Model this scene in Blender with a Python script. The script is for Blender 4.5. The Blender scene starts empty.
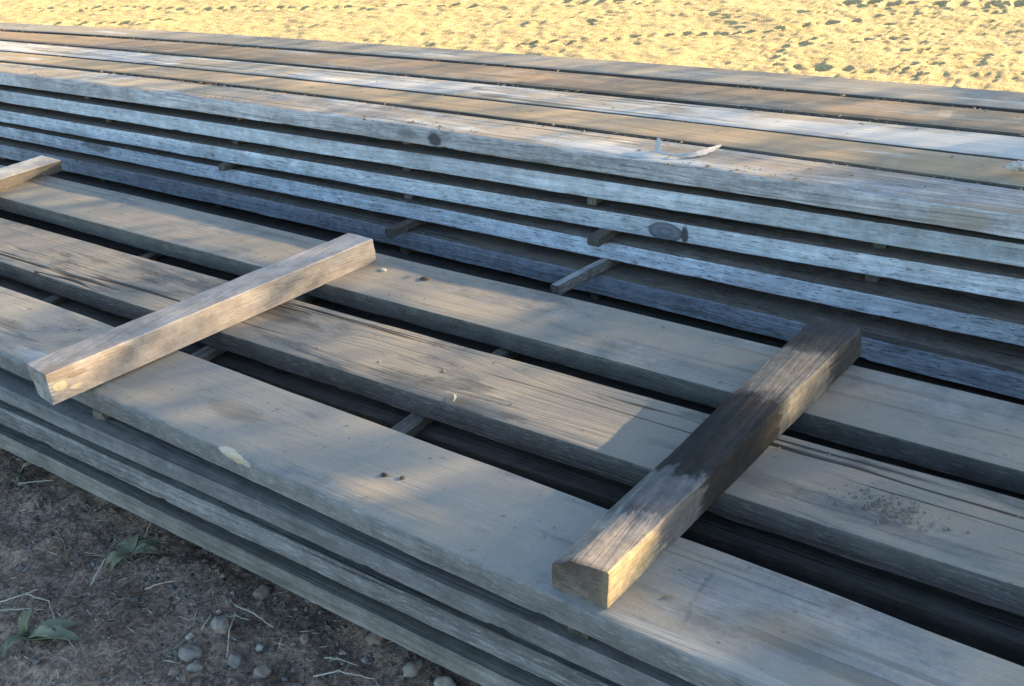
import bpy, bmesh, math, random
import numpy as np
from mathutils import Vector, Matrix, noise as mnoise

rng = np.random.default_rng(7)
random.seed(7)
scene = bpy.context.scene
COL = scene.collection
R = math.radians

# ------------------------------------------------------------------ helpers
def link(name, verts, faces, mat, parent=None, loc=(0, 0, 0), smooth=True, sharp=24):
    me = bpy.data.meshes.new(name)
    me.from_pydata([tuple(map(float, v)) for v in verts], [], [tuple(int(i) for i in f) for f in faces])
    me.update()
    if smooth:
        me.polygons.foreach_set('use_smooth', [True] * len(me.polygons))
        if sharp:
            me.set_sharp_from_angle(angle=R(sharp))
    if mat:
        me.materials.append(mat)
    o = bpy.data.objects.new(name, me)
    COL.objects.link(o)
    o.location = loc
    if parent:
        o.parent = parent
    return o

def tag(o, label=None, cat=None, group=None, kind=None):
    if label: o['label'] = label
    if cat: o['category'] = cat
    if group: o['group'] = group
    if kind: o['kind'] = kind
    return o

def smooth_noise(n, step, seed, amp=1.0):
    """1-D smooth random wander over n samples with one knot every `step` samples"""
    r = np.random.default_rng(seed)
    k = int(n / step) + 4
    pts = r.uniform(-1, 1, k)
    t = np.arange(n) / step + 0.5
    i = t.astype(int); f = t - i; f = f * f * (3 - 2 * f)
    return amp * (pts[i] * (1 - f) + pts[i + 1] * f)

def vnoise(x, y, seed):
    """2-D value noise, vectorised"""
    r = np.random.default_rng(seed)
    tab = r.uniform(-1, 1, (256, 256))
    xi = np.floor(x).astype(int); yi = np.floor(y).astype(int)
    fx = x - xi; fy = y - yi
    fx = fx * fx * fx * (fx * (fx * 6 - 15) + 10); fy = fy * fy * fy * (fy * (fy * 6 - 15) + 10)
    a = tab[xi & 255, yi & 255]; b = tab[(xi + 1) & 255, yi & 255]
    c = tab[xi & 255, (yi + 1) & 255]; d = tab[(xi + 1) & 255, (yi + 1) & 255]
    return (a * (1 - fx) + b * fx) * (1 - fy) + (c * (1 - fx) + d * fx) * fy

# ------------------------------------------------------------------ node shorthand
class NT:
    def __init__(s, tree):
        s.t = tree; s.n = tree.nodes; s.l = tree.links
    def new(s, typ, **kw):
        n = s.n.new(typ)
        for k, v in kw.items():
            setattr(n, k, v)
        return n
    def put(s, sock, v):
        if isinstance(v, bpy.types.NodeSocket):
            s.l.new(v, sock)
        elif v is not None:
            if sock.type == 'RGBA' and len(v) == 3: v = (*v, 1)
            sock.default_value = v
    def sep(s, v, i):
        n = s.new('ShaderNodeSeparateXYZ'); s.put(n.inputs[0], v); return n.outputs[i]
    def math(s, op, a, b=None, c=None, clamp=False):
        n = s.new('ShaderNodeMath', operation=op, use_clamp=clamp)
        for i, v in enumerate((a, b, c)):
            if v is not None: s.put(n.inputs[i], v)
        return n.outputs[0]
    def vmath(s, op, a, b=None, c=None):
        n = s.new('ShaderNodeVectorMath', operation=op)
        for i, v in enumerate((a, b, c)):
            if v is not None: s.put(n.inputs[i], v)
        return n.outputs[1] if op in ('LENGTH', 'DISTANCE', 'DOT_PRODUCT') else n.outputs[0]
    def noise(s, vec, scale=1.0, detail=4.0, rough=.55, dist=0.0):
        n = s.new('ShaderNodeTexNoise')
        s.put(n.inputs['Vector'], vec); n.inputs['Scale'].default_value = scale
        n.inputs['Detail'].default_value = detail; n.inputs['Roughness'].default_value = rough
        n.inputs['Distortion'].default_value = dist
        return n.outputs['Fac']
    def step(s, v, a, b, lo=0.0, hi=1.0):
        n = s.new('ShaderNodeMapRange', interpolation_type='SMOOTHSTEP')
        s.put(n.inputs['Value'], v)
        n.inputs['From Min'].default_value = a; n.inputs['From Max'].default_value = b
        n.inputs['To Min'].default_value = lo; n.inputs['To Max'].default_value = hi
        return n.outputs['Result']
    def mix(s, fac, a, b, mode='MIX'):
        n = s.new('ShaderNodeMix', data_type='RGBA', blend_type=mode)
        s.put(n.inputs[0], fac); s.put(n.inputs[6], a); s.put(n.inputs[7], b)
        return n.outputs[2]
    def mul(s, col, f):
        n = s.new('ShaderNodeVectorMath', operation='SCALE')
        s.put(n.inputs[0], col); s.put(n.inputs['Scale'], f)
        return n.outputs[0]

def new_mat(name):
    m = bpy.data.materials.new(name); m.use_nodes = True
    t = m.node_tree; t.nodes.clear()
    out = t.nodes.new('ShaderNodeOutputMaterial')
    b = t.nodes.new('ShaderNodeBsdfPrincipled')
    t.links.new(b.outputs[0], out.inputs[0])
    return m, NT(t), b

# ------------------------------------------------------------------ weathered timber
def wood(name, top, side, dust=(.33, .29, .23), dust_amt=.6, white=0., fleck=.5, mould=.3, crack=.5,
         ring=.35, grain=.5, spots=(), axis='x', bump=.5, speck=.5, fleck_col=(.56, .56, .56), side_dirt=.35, marks=(), spec=.22):
    m, N, b = new_mat(name)
    tc = N.new('ShaderNodeTexCoord'); oi = N.new('ShaderNodeObjectInfo')
    obj = tc.outputs['Object']
    off = N.vmath('MULTIPLY', N.new('ShaderNodeCombineXYZ').outputs[0], (0, 0, 0))
    cx = N.new('ShaderNodeCombineXYZ')
    N.put(cx.inputs[0], N.math('MULTIPLY', oi.outputs['Random'], 61.0))
    N.put(cx.inputs[1], N.math('MULTIPLY', oi.outputs['Random'], 23.0))
    N.put(cx.inputs[2], N.math('MULTIPLY', oi.outputs['Random'], 37.0))
    P = N.vmath('ADD', obj, cx.outputs[0])
    S = (lambda a, c: (a, c, c)) if axis == 'x' else (lambda a, c: (c, a, c))
    sc = lambda a, c, v=None: N.vmath('MULTIPLY', v or P, S(a, c))
    up = N.new('ShaderNodeNewGeometry').outputs['Normal']
    sx = N.new('ShaderNodeSeparateXYZ'); N.put(sx.inputs[0], up)
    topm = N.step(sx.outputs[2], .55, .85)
    # sparse knots that also bend the grain
    vor = N.new('ShaderNodeTexVoronoi', feature='F1'); N.put(vor.inputs['Vector'], sc(1.6, 6.5)); vor.inputs['Scale'].default_value = 1.0
    rsep = N.new('ShaderNodeSeparateXYZ'); N.put(rsep.inputs[0], vor.outputs['Color'])
    sel = N.step(rsep.outputs[0], .80, .82)
    kd = vor.outputs['Distance']
    kn = N.math('MULTIPLY', N.step(kd, .20, .13), sel)
    bend = N.math('MULTIPLY', N.step(kd, .5, .05), sel)
    Pb = N.vmath('ADD', P, N.mul((0.0, .035, .035) if axis == 'x' else (.035, 0, .035), bend))
    fine = N.noise(sc(4, 150, Pb), 1, 5, .6)
    med = N.noise(sc(1.3, 34, Pb), 1, 5, .6, .6)
    low = N.noise(sc(.9, 5), 1, 4, .6)
    blotch = N.noise(sc(5, 13), 1, 6, .62)
    cont = N.math('MULTIPLY', N.noise(sc(.42, 7, Pb), 1, 2, .45), 26.0)
    rings = N.math('SINE', N.math('MULTIPLY', cont, 6.283))
    ringm = N.step(rings, .1, 1.0)
    # base
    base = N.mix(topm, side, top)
    base = N.mul(base, N.step(low, .25, .75, .72, 1.25))
    base = N.mul(base, N.step(med, .25, .75, 1 - .40 * grain, 1 + .30 * grain))
    base = N.mul(base, N.step(fine, .3, .7, 1 - .30 * grain, 1 + .26 * grain))
    base = N.mix(N.math('MULTIPLY', ringm, ring), base, N.mul(base, .55))
    iso = N.noise(P, 17, 8, .7); iso2 = N.noise(P, 130, 4, .7)
    base = N.mul(base, N.step(iso, .3, .7, .76, 1.2))
    base = N.mul(base, N.step(iso2, .3, .7, .94, 1.06))
    # silver fibre flecks, mostly on the sawn edges
    fl = N.noise(sc(38, 260), 1, 4, .65)
    flm = N.math('MULTIPLY', N.step(fl, .55, .63), N.step(topm, 0, 1, fleck, fleck * .25))
    base = N.mix(flm, base, fleck_col)
    dk = N.noise(N.vmath('ADD', sc(34, 230), (5.2, 3.1, 7.7)), 1, 4, .65)
    base = N.mul(base, N.math('SUBTRACT', 1.0, N.math('MULTIPLY', N.step(dk, .56, .63), .7 * fleck)))
    # dirt on sides
    sd = N.math('MULTIPLY', N.step(blotch, .5, .72), side_dirt)
    base = N.mix(N.math('MULTIPLY', sd, N.math('SUBTRACT', 1.0, topm)), base, N.mul(dust, .45))
    for (mx, mw, mt) in marks:
        d_ = N.math('ABSOLUTE', N.math('ADD', N.math('SUBTRACT', N.math('ADD', N.sep(obj, 0), N.math('MULTIPLY', N.sep(obj, 1), .1)), mx), N.math('MULTIPLY', N.math('SUBTRACT', blotch, .5), .02)))
        edge = N.step(d_, mw, mw * .7)
        base = N.mix(N.math('MULTIPLY', N.math('MULTIPLY', edge, topm), N.step(low, .3, .6, .25, .8)), base, N.mul(base, mt))
    # pale scuffs
    if white > 0:
        wn = N.noise(N.vmath('ADD', sc(2.2, 26), (9, 4, 2)), 1, 7, .68)
        wl = N.noise(N.vmath('ADD', sc(.8, 3), (1, 8, 4)), 1, 3)
        wm = N.math('MULTIPLY', N.step(N.math('ADD', wn, N.math('MULTIPLY', wl, .7)), .92 - .22 * white, 1.06 - .22 * white), topm)
        base = N.mix(N.math('MULTIPLY', wm, .85), base, (.44, .43, .40))
    # settled dust
    dn = N.noise(N.vmath('ADD', sc(1.7, 7), (3, 1, 6)), 1, 9, .70, .4)
    dm = N.math('MULTIPLY', N.step(dn, .66 - .3 * dust_amt, .76 - .3 * dust_amt), topm)
    dcol = N.mul(dust, N.step(N.noise(P, 240, 3, .7), .3, .7, .93, 1.07))
    base = N.mix(N.math('MULTIPLY', dm, .78), base, dcol)
    # mould / dark damp
    mn = N.noise(N.vmath('ADD', sc(3.2, 11), (7, 7, 1)), 1, 8, .7)
    base = N.mix(N.math('MULTIPLY', N.step(mn, .58, .74), mould), base, N.mul(base, .42))
    # specks
    sp = N.new('ShaderNodeTexVoronoi', feature='F1'); N.put(sp.inputs['Vector'], N.vmath('MULTIPLY', P, S(1, 1.4))); sp.inputs['Scale'].default_value = 46
    ssep = N.new('ShaderNodeSeparateXYZ'); N.put(ssep.inputs[0], sp.outputs['Color'])
    area = N.step(N.noise(P, 3.0, 3), .45, .62)
    spm = N.math('MULTIPLY', N.math('MULTIPLY', N.step(sp.outputs['Distance'], .22, .12), N.step(ssep.outputs[0], .84, .86)), N.math('MULTIPLY', area, speck))
    base = N.mix(spm, base, (.05, .042, .033))
    # knots
    base = N.mix(N.math('MULTIPLY', kn, .6), base, (.07, .055, .045))
    # drying cracks
    cn = N.noise(N.vmath('ADD', sc(.2, 17, Pb), (2, 5, 9)), 1, 3, .45)
    cl = N.noise(N.vmath('ADD', sc(1.1, 9), (4, 4, 4)), 1, 3)
    crm = N.math('MULTIPLY', N.step(N.math('ABSOLUTE', N.math('SUBTRACT', cn, .5)), .030, .008), N.step(cl, .5, .58))
    crm = N.math('MULTIPLY', crm, N.step(topm, 0, 1, crack * .4, crack))
    base = N.mix(crm, base, (.03, .026, .022))
    # marks that belong to this one piece
    for sp_ in spots:
        (px, py, pz, rx, ry, rz, colr, st), hard = sp_[:8], len(sp_) > 8
        d = N.vmath('SUBTRACT', obj, (px, py, pz))
        d = N.vmath('MULTIPLY', d, (1 / rx, 1 / ry, 1 / rz))
        kind = sp_[8] if hard else 0
        fib = N.noise(sc(3, 85), 1, 4, .7) if axis == 'x' else N.noise(sc(24, 55), 1, 9, .75)
        wob = N.math('MULTIPLY', N.math('SUBTRACT', N.math('ADD', N.math('MULTIPLY', blotch, .45), N.math('MULTIPLY', fib, .55)), .5), {0: 1.5, 1: 2.0, 2: .5, 3: 0.0}[kind])
        ln = N.math('ADD', N.vmath('LENGTH', d), wob)
        tone = N.step(med, .25, .75, .7, 1.25) if axis == 'x' else N.step(N.noise(P, 55, 8, .75), .3, .7, .72, 1.25)
        if kind == 2: tone = N.math('MULTIPLY', tone, N.step(N.math('SINE', N.math('MULTIPLY', ln, 13.0)), -1, 1, .82, 1.12))
        if kind == 3:                                                   # sawn end: growth rings round the pith
            e_ = N.vmath('MULTIPLY', N.vmath('SUBTRACT', obj, (-.012, 0, -.05)), (1, 0, 1))
            rr = N.math('ADD', N.math('MULTIPLY', N.vmath('LENGTH', e_), 900.0), N.math('MULTIPLY', N.noise(obj, 40, 3), 5.0))
            tone = N.math('MULTIPLY', N.step(N.math('SINE', rr), -1, 1, .72, 1.15), N.step(N.noise(obj, 45, 4), .3, .7, .6, 1.3))
        lo_, hi_ = {0: (1.05, .55), 1: (1.03, .80), 2: (1.02, .93), 3: (1.02, .97)}[kind]
        base = N.mix(N.math('MULTIPLY', N.step(ln, lo_, hi_), st), base, N.mul(colr, tone))
    N.put(b.inputs['Base Color'], base)
    b.inputs['Roughness'].default_value = .85
    b.inputs['Specular IOR Level'].default_value = spec
    h = N.math('ADD', N.math('MULTIPLY', fine, .6), N.math('MULTIPLY', med, .9))
    h = N.math('SUBTRACT', h, N.math('MULTIPLY', crm, 1.6))
    h = N.math('SUBTRACT', h, N.math('MULTIPLY', ringm, .18))
    h = N.math('ADD', h, N.math('MULTIPLY', N.math('MULTIPLY', dm, N.noise(P, 300, 3, .7)), .12))
    bp = N.new('ShaderNodeBump'); bp.inputs['Strength'].default_value = bump; bp.inputs['Distance'].default_value = .004
    N.put(bp.inputs['Height'], h); N.put(b.inputs['Normal'], bp.outputs[0])
    return m

def plain(name, col, rough=.85, var=.3, scale=60, bump=.3, dist=.002, translucent=0):
    m, N, b = new_mat(name)
    tc = N.new('ShaderNodeTexCoord'); oi = N.new('ShaderNodeObjectInfo')
    P = N.vmath('ADD', tc.outputs['Object'], N.mul((13., 7., 31.), oi.outputs['Random']))
    n = N.noise(P, scale, 5, .65)
    c = N.mul(col, N.step(n, .25, .75, 1 - var, 1 + var))
    c = N.mul(c, N.step(oi.outputs['Random'], 0, 1, .8, 1.2))
    N.put(b.inputs['Base Color'], c)
    b.inputs['Roughness'].default_value = rough
    b.inputs['Specular IOR Level'].default_value = .2
    bp = N.new('ShaderNodeBump'); bp.inputs['Strength'].default_value = bump; bp.inputs['Distance'].default_value = dist
    N.put(bp.inputs['Height'], n); N.put(b.inputs['Normal'], bp.outputs[0])
    return m

# ------------------------------------------------------------------ boards
X0 = -1.0
def crv(y, A, q, z, T, c):
    """front or back arris of a board: y and z as gently bowed functions of x"""
    A, T = R(A), R(T)
    return lambda x: (y + A * (x - X0) + q * (x - X0) ** 2, z + T * (x - X0) + c * (x - X0) ** 2)

def board(name, front, back, th, x0, x1, mat, seed, wane=.003, wane_b=.003, dx=.02, rough=.0012, chips=3, fine=True):
    """a sawn plank lofted between two long arrises, with eased, slightly chipped edges"""
    n = max(6, int((x1 - x0) / dx) + 1)
    xs = np.linspace(x0, x1, n)
    rs = np.random.default_rng(seed)
    yf, zf = front(xs); yb, zb = back(xs)
    wf = wane * (1 + smooth_noise(n, 30, seed + 1, .5) + smooth_noise(n, 1.7, seed + 2, .35))
    wb = wane_b * (1 + smooth_noise(n, 14, seed + 3, .55))
    lo = np.full(n, .0025) * (1 + smooth_noise(n, 8, seed + 4, .6))
    for k in range(chips):                                   # knocked-off bits of the front arrises
        c = rs.uniform(x0, x1); w = rs.uniform(.006, .028); a = rs.uniform(.0008, .0045)
        bmp = np.exp(-((xs - c) / w) ** 4) * a * (1 + .7 * rs.uniform(-1, 1, n))
        if rs.uniform() < .5: wf = wf + bmp
        else: lo = lo + bmp
    jf = smooth_noise(n, 45, seed + 5, .0018) + smooth_noise(n, 2.2, seed + 6, rough * .35)
    jt = smooth_noise(n, 60, seed + 7, .0012)
    jb = smooth_noise(n, 60, seed + 8, .0010) + smooth_noise(n, 2.2, seed + 9, rough * .3)
    yf = yf + jf
    loops = []
    # profile, going round: top front -> top back -> bottom -> front face
    W = yb - yf
    ztop = lambda u: zf + (zb - zf) * u + jt
    prof = []
    prof.append((yf, ztop(0) - wf * .85))
    prof.append((yf + wf * .35, ztop(0) - wf * .25))
    prof.append((yf + wf * 1.15, ztop(0) + 0 * xs))
    for u in (.2, .4, .6, .8):
        prof.append((yf + W * u, ztop(u) + smooth_noise(n, 9, seed + int(u * 50) + 20, rough)))
    prof.append((yb - wb, ztop(1)))
    prof.append((yb, ztop(1) - wb))
    prof.append((yb, ztop(1) - th + .004))
    prof.append((yb - .005, ztop(1) - th))
    prof.append((yf + W * .5, ztop(.5) - th))
    prof.append((yf + lo * 1.1, ztop(0) - th + jb))
    prof.append((yf, ztop(0) - th + lo + jb))
    hgt = th - wf * .85 - lo
    for k, u in enumerate((.33, .66)):
        prof.append((yf - smooth_noise(n, 4, seed + 40 + k, rough * .9) - .0004, ztop(0) - th + lo + hgt * u))
    m = len(prof)
    ox = (x0 + x1) / 2; i = n // 2
    oy, oz = float(yf[i]), float(zf[i])
    V = np.empty((n, m, 3))
    for k, (py, pz) in enumerate(prof):
        V[:, k, 0] = xs - ox; V[:, k, 1] = py - oy; V[:, k, 2] = pz - oz
    V[0, :, 0] += rs.uniform(-.004, .004, m); V[-1, :, 0] += rs.uniform(-.004, .004, m)
    V = V.reshape(-1, 3)
    F = []
    for a in range(n - 1):
        for k in range(m):
            k2 = (k + 1) % m
            F.append((a * m + k, a * m + k2, (a + 1) * m + k2, (a + 1) * m + k))
    F.append(tuple(range(m - 1, -1, -1))); F.append(tuple((n - 1) * m + k for k in range(m)))
    return link(name, V, F, mat, loc=(ox, oy, oz))

# ------------------------------------------------------------------ world, sun, camera
SUN_AZ, SUN_EL = 40.0, 14.0
sv = Vector((math.sin(R(SUN_AZ)) * math.cos(R(SUN_EL)), math.cos(R(SUN_AZ)) * math.cos(R(SUN_EL)), math.sin(R(SUN_EL))))
w = bpy.data.worlds.new("World"); scene.world = w; w.use_nodes = True
nt = w.node_tree; nt.nodes.clear()
sky = nt.nodes.new('ShaderNodeTexSky'); sky.sky_type = 'NISHITA'; sky.sun_disc = False
sky.sun_elevation = R(SUN_EL); sky.sun_rotation = R(SUN_AZ)
sky.air_density = 1.0; sky.dust_density = .8; sky.ozone_density = 1.6
bg = nt.nodes.new('ShaderNodeBackground'); bg.inputs[1].default_value = .112
wo = nt.nodes.new('ShaderNodeOutputWorld')
nt.links.new(sky.outputs[0], bg.inputs[0]); nt.links.new(bg.outputs[0], wo.inputs[0])

sl = bpy.data.lights.new('sun', 'SUN'); sl.energy = 4.4; sl.angle = R(.53); sl.color = (1.0, .74, .42)
so = bpy.data.objects.new('sun', sl); COL.objects.link(so)
so.rotation_euler = sv.to_track_quat('Z', 'Y').to_euler(); so.location = sv * 30

cam = bpy.data.cameras.new('camera'); co = bpy.data.objects.new('camera', cam); COL.objects.link(co)
scene.camera = co
cam.sensor_width = 36; cam.lens = 994.9 / 1024 * 36; cam.clip_start = .02; cam.clip_end = 2000
rt = Vector((0.81376908, 0.57506451, -0.08414685)); uu = Vector((-0.21896985, 0.43748195, 0.87215924)); fw = Vector((-0.53836055, 0.6913106, -0.48193108))
M = Matrix((rt, uu, -fw)).transposed().to_4x4(); M.translation = (0, 0, 1.0)
co.matrix_world = M
scene.view_settings.view_transform = 'Standard'; scene.view_settings.look = 'None'
scene.view_settings.gamma = 1; scene.view_settings.exposure = 2.3
scene.cycles.use_denoising = True; scene.cycles.denoising_prefilter = 'NONE'; scene.render.filter_size = 1.15
scene.cycles.max_bounces = 6; scene.cycles.diffuse_bounces = 4

# ------------------------------------------------------------------ ground: one sheet, dark soil in front, trampled sand behind
GZ = -.40
def axis(fine_spans, lo, hi, base):
    pts = []
    x = lo
    while x < hi:
        pts.append(x)
        st = base
        for a, b_, s in fine_spans:
            if a <= x <= b_: st = s
        x += st
    pts.append(hi)
    return np.array(pts)
gx = np.concatenate([[-900, -300, -120, -50, -25, -15], axis([(-11, -5, .024), (-5, -2.4, .016), (-2.4, -.7, .009), (-.7, .6, .03)], -12, 3, .2), [5, 10, 20, 50, 120, 300, 900]])
gy = np.concatenate([[-900, -300, -120, -50, -20, -8, -4, -2, -1], axis([(.2, 1.1, .009), (4.3, 7.2, .016), (7.2, 7.6, .03), (7.6, 9.5, .05)], -.5, 12, .15), [14, 18, 25, 40, 80, 160, 400, 900]])
GX, GY = np.meshgrid(gx, gy, indexing='ij')
Z = np.full(GX.shape, GZ)
sandm = np.clip((GY - 1.6) / .8, 0, 1)
near = (np.abs(GX) < 14) & (GY < 14) & (GY > -3)
# soil clods
soil = .012 * vnoise(GX * 5, GY * 5, 1) + .009 * vnoise(GX * 13, GY * 13, 2) + .010 * np.abs(vnoise(GX * 27, GY * 27, 3)) + .006 * np.abs(vnoise(GX * 55, GY * 55, 4))
sand = .010 * vnoise(GX * 2.2, GY * 2.2, 5) + .005 * vnoise(GX * 6, GY * 6, 6) + .004 * vnoise(GX * 14, GY * 14, 7) + .007 * np.abs(vnoise(GX * 21, GY * 19, 8)) + .004 * np.abs(vnoise(GX * 36, GY * 33, 18))
sand -= .004 * np.clip(vnoise(GX * 9, GY * 7, 9) - .45, 0, 1) * 3
hz = np.where(near, soil * (1 - sandm) + sand * sandm, 0)
# tyre lug prints and footprints pressed into the sand
def pit(cx, cy, rx, ry, ang, depth):
    ca, sa = math.cos(ang), math.sin(ang)
    i0, i1 = np.searchsorted(gx, [cx - .25, cx + .25]); j0, j1 = np.searchsorted(gy, [cy - .25, cy + .25])
    dx_ = GX[i0:i1, j0:j1] - cx; dy_ = GY[i0:i1, j0:j1] - cy
    wp = .012 * vnoise(GX[i0:i1, j0:j1] * 33 + cx * 7, GY[i0:i1, j0:j1] * 33, 77)
    u_ = (dx_ * ca + dy_ * sa + wp) / rx; v_ = (-dx_ * sa + dy_ * ca + wp) / ry
    d = np.sqrt(u_ * u_ + v_ * v_)
    hz[i0:i1, j0:j1] += -depth * np.exp(-(d * .95) ** 3) + depth * .3 * np.exp(-((d - 1.5) / .35) ** 2)
PITS = {
'row_far': [(-9.7,5.2),(-9.54,5.23),(-9.38,5.25),(-9.24,5.28),(-9.14,5.35),(-9.01,5.37),(-8.8,5.36),(-8.71,5.43),(-8.55,5.46),(-8.44,5.52),(-8.3,5.55),(-8.17,5.57),(-8.0,5.56),(-7.9,5.62),(-7.71,5.61),(-7.54,5.6),(-7.41,5.63),(-7.32,5.69),(-7.22,5.75),(-7.09,5.77),(-6.95,5.79),(-6.78,5.78),(-6.66,5.81),(-6.54,5.83),(-6.39,5.82),(-6.24,5.85),(-6.13,5.91),(-6.05,5.96),(-5.83,5.92),(-5.75,6.05),(-5.56,6.09),(-5.31,6.1),(-5.21,6.15),(-5.11,6.21),(-4.93,6.17)],
'row_far_b': [(-4.27,6.51),(-4.12,6.5),(-3.98,6.52),(-3.86,6.58),(-3.61,6.62),(-3.56,6.7),(-2.2,6.8),(-2.07,6.82),(-1.95,6.81),(-1.86,6.86),(-1.66,6.86),(-1.54,6.85),(-1.39,6.88),(-1.31,6.89),(-1.22,6.94)],
'row_near': [(-8.43,4.85),(-8.21,4.9),(-8.12,4.91),(-7.97,4.95),(-7.87,5.01),(-7.73,5.04),(-7.62,5.1),(-7.47,5.13),(-7.32,5.16)],
'row_curve': [(-3.78,5.2),(-3.7,5.25),(-3.63,5.32),(-3.49,5.33),(-3.41,5.38),(-3.31,5.43),(-3.21,5.48),(-3.15,5.55),(-3.05,5.6),(-2.97,5.65),(-2.87,5.7),(-2.79,5.75),(-2.7,5.8),(-2.61,5.82),(-2.53,5.86),(-2.36,5.96),(-2.28,6.0),(-2.23,6.07),(-2.17,6.14),(-2.13,6.2),(-2.03,6.31)],
'right': [(-2.08,5.86),(-2.12,5.77),(-2.1,5.65),(-2.19,5.58),(-2.18,5.46),(-2.15,5.33),(-2.05,5.15),(-1.93,5.16),(-1.81,5.16),(-1.69,5.17),(-1.56,5.16),(-1.46,5.3),(-1.4,5.33),(-1.3,5.38),(-1.17,5.36),(-1.21,5.19),(-1.32,5.15),(-1.8,5.85),(-1.68,5.88),(-1.61,5.87),(-1.49,5.85),(-1.52,5.61),(-1.44,5.65),(-1.35,5.7),(-1.25,5.59),(-1.11,5.63)],
'ladders': [(-3.66,5.84),(-3.64,5.91),(-3.65,6.0),(-3.66,6.1),(-3.67,6.2),(-3.08,6.41),(-3.0,6.36),(-2.91,6.28),(-2.83,6.2),(-2.75,6.1),(-2.67,6.0)],
'odd': [(-2.41,6.44),(-2.17,6.49),(-1.94,6.47),(-1.73,6.57),(-1.64,6.59),(-1.29,6.66),(-1.29,6.41),(-4.49,5.63),(-4.32,5.51),(-4.39,5.92),(-4.2,5.96),(-3.99,5.77),(-4.06,5.45),(-4.05,5.16),(-3.89,5.17),(-4.38,5.05),(-4.25,5.08),(-4.96,5.05),(-4.82,5.06),(-5.87,5.29),(-5.73,5.29),(-5.67,5.31)],
}
for key, pts in PITS.items():
    for (px, py) in pts:
        if key in ('right', 'odd'): a, rx, ry, d = .9, .044, .030, .0105
        elif key in ('row_far', 'row_far_b', 'row_near'): a, rx, ry, d = 1.2, .062, .042, .027
        elif key == 'ladders': a, rx, ry, d = .15, .075, .026, .010
        else: a, rx, ry, d = .9, .050, .036, .021
        pit(px, py, rx * random.uniform(.8, 1.25), ry * random.uniform(.8, 1.3), a + random.uniform(-.3, .3), d * random.uniform(.8, 1.2))
for k in range(3600):
    px, py = random.uniform(-9.5, -.4), random.uniform(4.2, 8.0)
    pit(px, py, random.uniform(.012, .036), random.uniform(.010, .022), random.uniform(0, 3.1), random.uniform(.0015, .006))
Z += hz
nx_, ny_ = GX.shape
V = np.stack([GX, GY, Z], -1).reshape(-1, 3).astype(np.float32)
ii, jj = np.meshgrid(np.arange(nx_ - 1), np.arange(ny_ - 1), indexing='ij')
a0 = (ii * ny_ + jj).ravel()
Q = np.stack([a0, a0 + ny_, a0 + ny_ + 1, a0 + 1], -1).astype(np.int32)
me = bpy.data.meshes.new('ground')
me.vertices.add(len(V)); me.vertices.foreach_set('co', V.ravel())
me.loops.add(Q.size); me.loops.foreach_set('vertex_index', Q.ravel())
me.polygons.add(len(Q)); me.polygons.foreach_set('loop_start', np.arange(0, Q.size, 4, dtype=np.int32))
me.polygons.foreach_set('use_smooth', np.ones(len(Q), dtype=bool))
me.update(calc_edges=True); me.validate()
ground = bpy.data.objects.new('ground', me); COL.objects.link(ground)
ground['kind'] = 'structure'
def gz(x, y):
    i = int(np.clip(np.searchsorted(gx, x), 0, nx_ - 1)); j = int(np.clip(np.searchsorted(gy, y), 0, ny_ - 1))
    return float(Z[i, j])
m, N, b = new_mat('earth')
tc = N.new('ShaderNodeTexCoord'); P = tc.outputs['Object']
sep = N.new('ShaderNodeSeparateXYZ'); N.put(sep.inputs[0], P)
wob = N.math('MULTIPLY', N.noise(P, 1.5, 4), .8)
sm = N.step(N.math('ADD', sep.outputs[1], wob), 1.9, 2.8)
n1 = N.noise(P, 9, 8, .65); n2 = N.noise(P, 90, 5, .65); n3 = N.noise(P, 420, 3, .6)
soilc = N.mix(N.step(n1, .35, .65), (.20, .138, .098), (.35, .252, .184))
soilc = N.mul(soilc, N.step(n2, .3, .7, .5, 1.5))
soilc = N.mul(soilc, N.step(n3, .3, .7, .7, 1.3))
vg = N.new('ShaderNodeTexVoronoi', feature='F1'); N.put(vg.inputs['Vector'], P); vg.inputs['Scale'].default_value = 120
vs = N.new('ShaderNodeSeparateXYZ'); N.put(vs.inputs[0], vg.outputs['Color'])
grit = N.math('MULTIPLY', N.step(vg.outputs['Distance'], .38, .25), N.step(vs.outputs[0], .86, .9))
soilc = N.mix(grit, soilc, N.mix(vs.outputs[1], (.22, .20, .18), (.40, .37, .33)))
sandc = N.mix(N.step(n1, .3, .7), (.50, .375, .18), (.60, .47, .245))
sandc = N.mul(sandc, N.step(n2, .3, .7, .72, 1.2))
sandc = N.mul(sandc, N.step(n3, .3, .7, .85, 1.12))
N.put(b.inputs['Base Color'], N.mix(sm, soilc, sandc))
b.inputs['Roughness'].default_value = .95; b.inputs['Specular IOR Level'].default_value = .12
bp = N.new('ShaderNodeBump'); bp.inputs['Strength'].default_value = .7; bp.inputs['Distance'].default_value = .022
N.put(bp.inputs['Height'], N.math('ADD', N.math('ADD', n2, N.math('MULTIPLY', n3, .4)), N.math('MULTIPLY', grit, .5))); N.put(b.inputs['Normal'], bp.outputs[0])
me.materials.append(m)

def at(f, xo, x, dy, dz, rx, ry, rz, colr, st, *hard):
    """a mark on a board, given as a place along its front arris"""
    y, z = f(x); y0_, z0_ = f(xo)
    return (x - xo, y - y0_ + dy, z - z0_ + dz, rx, ry, rz, colr, st, *hard)

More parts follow.
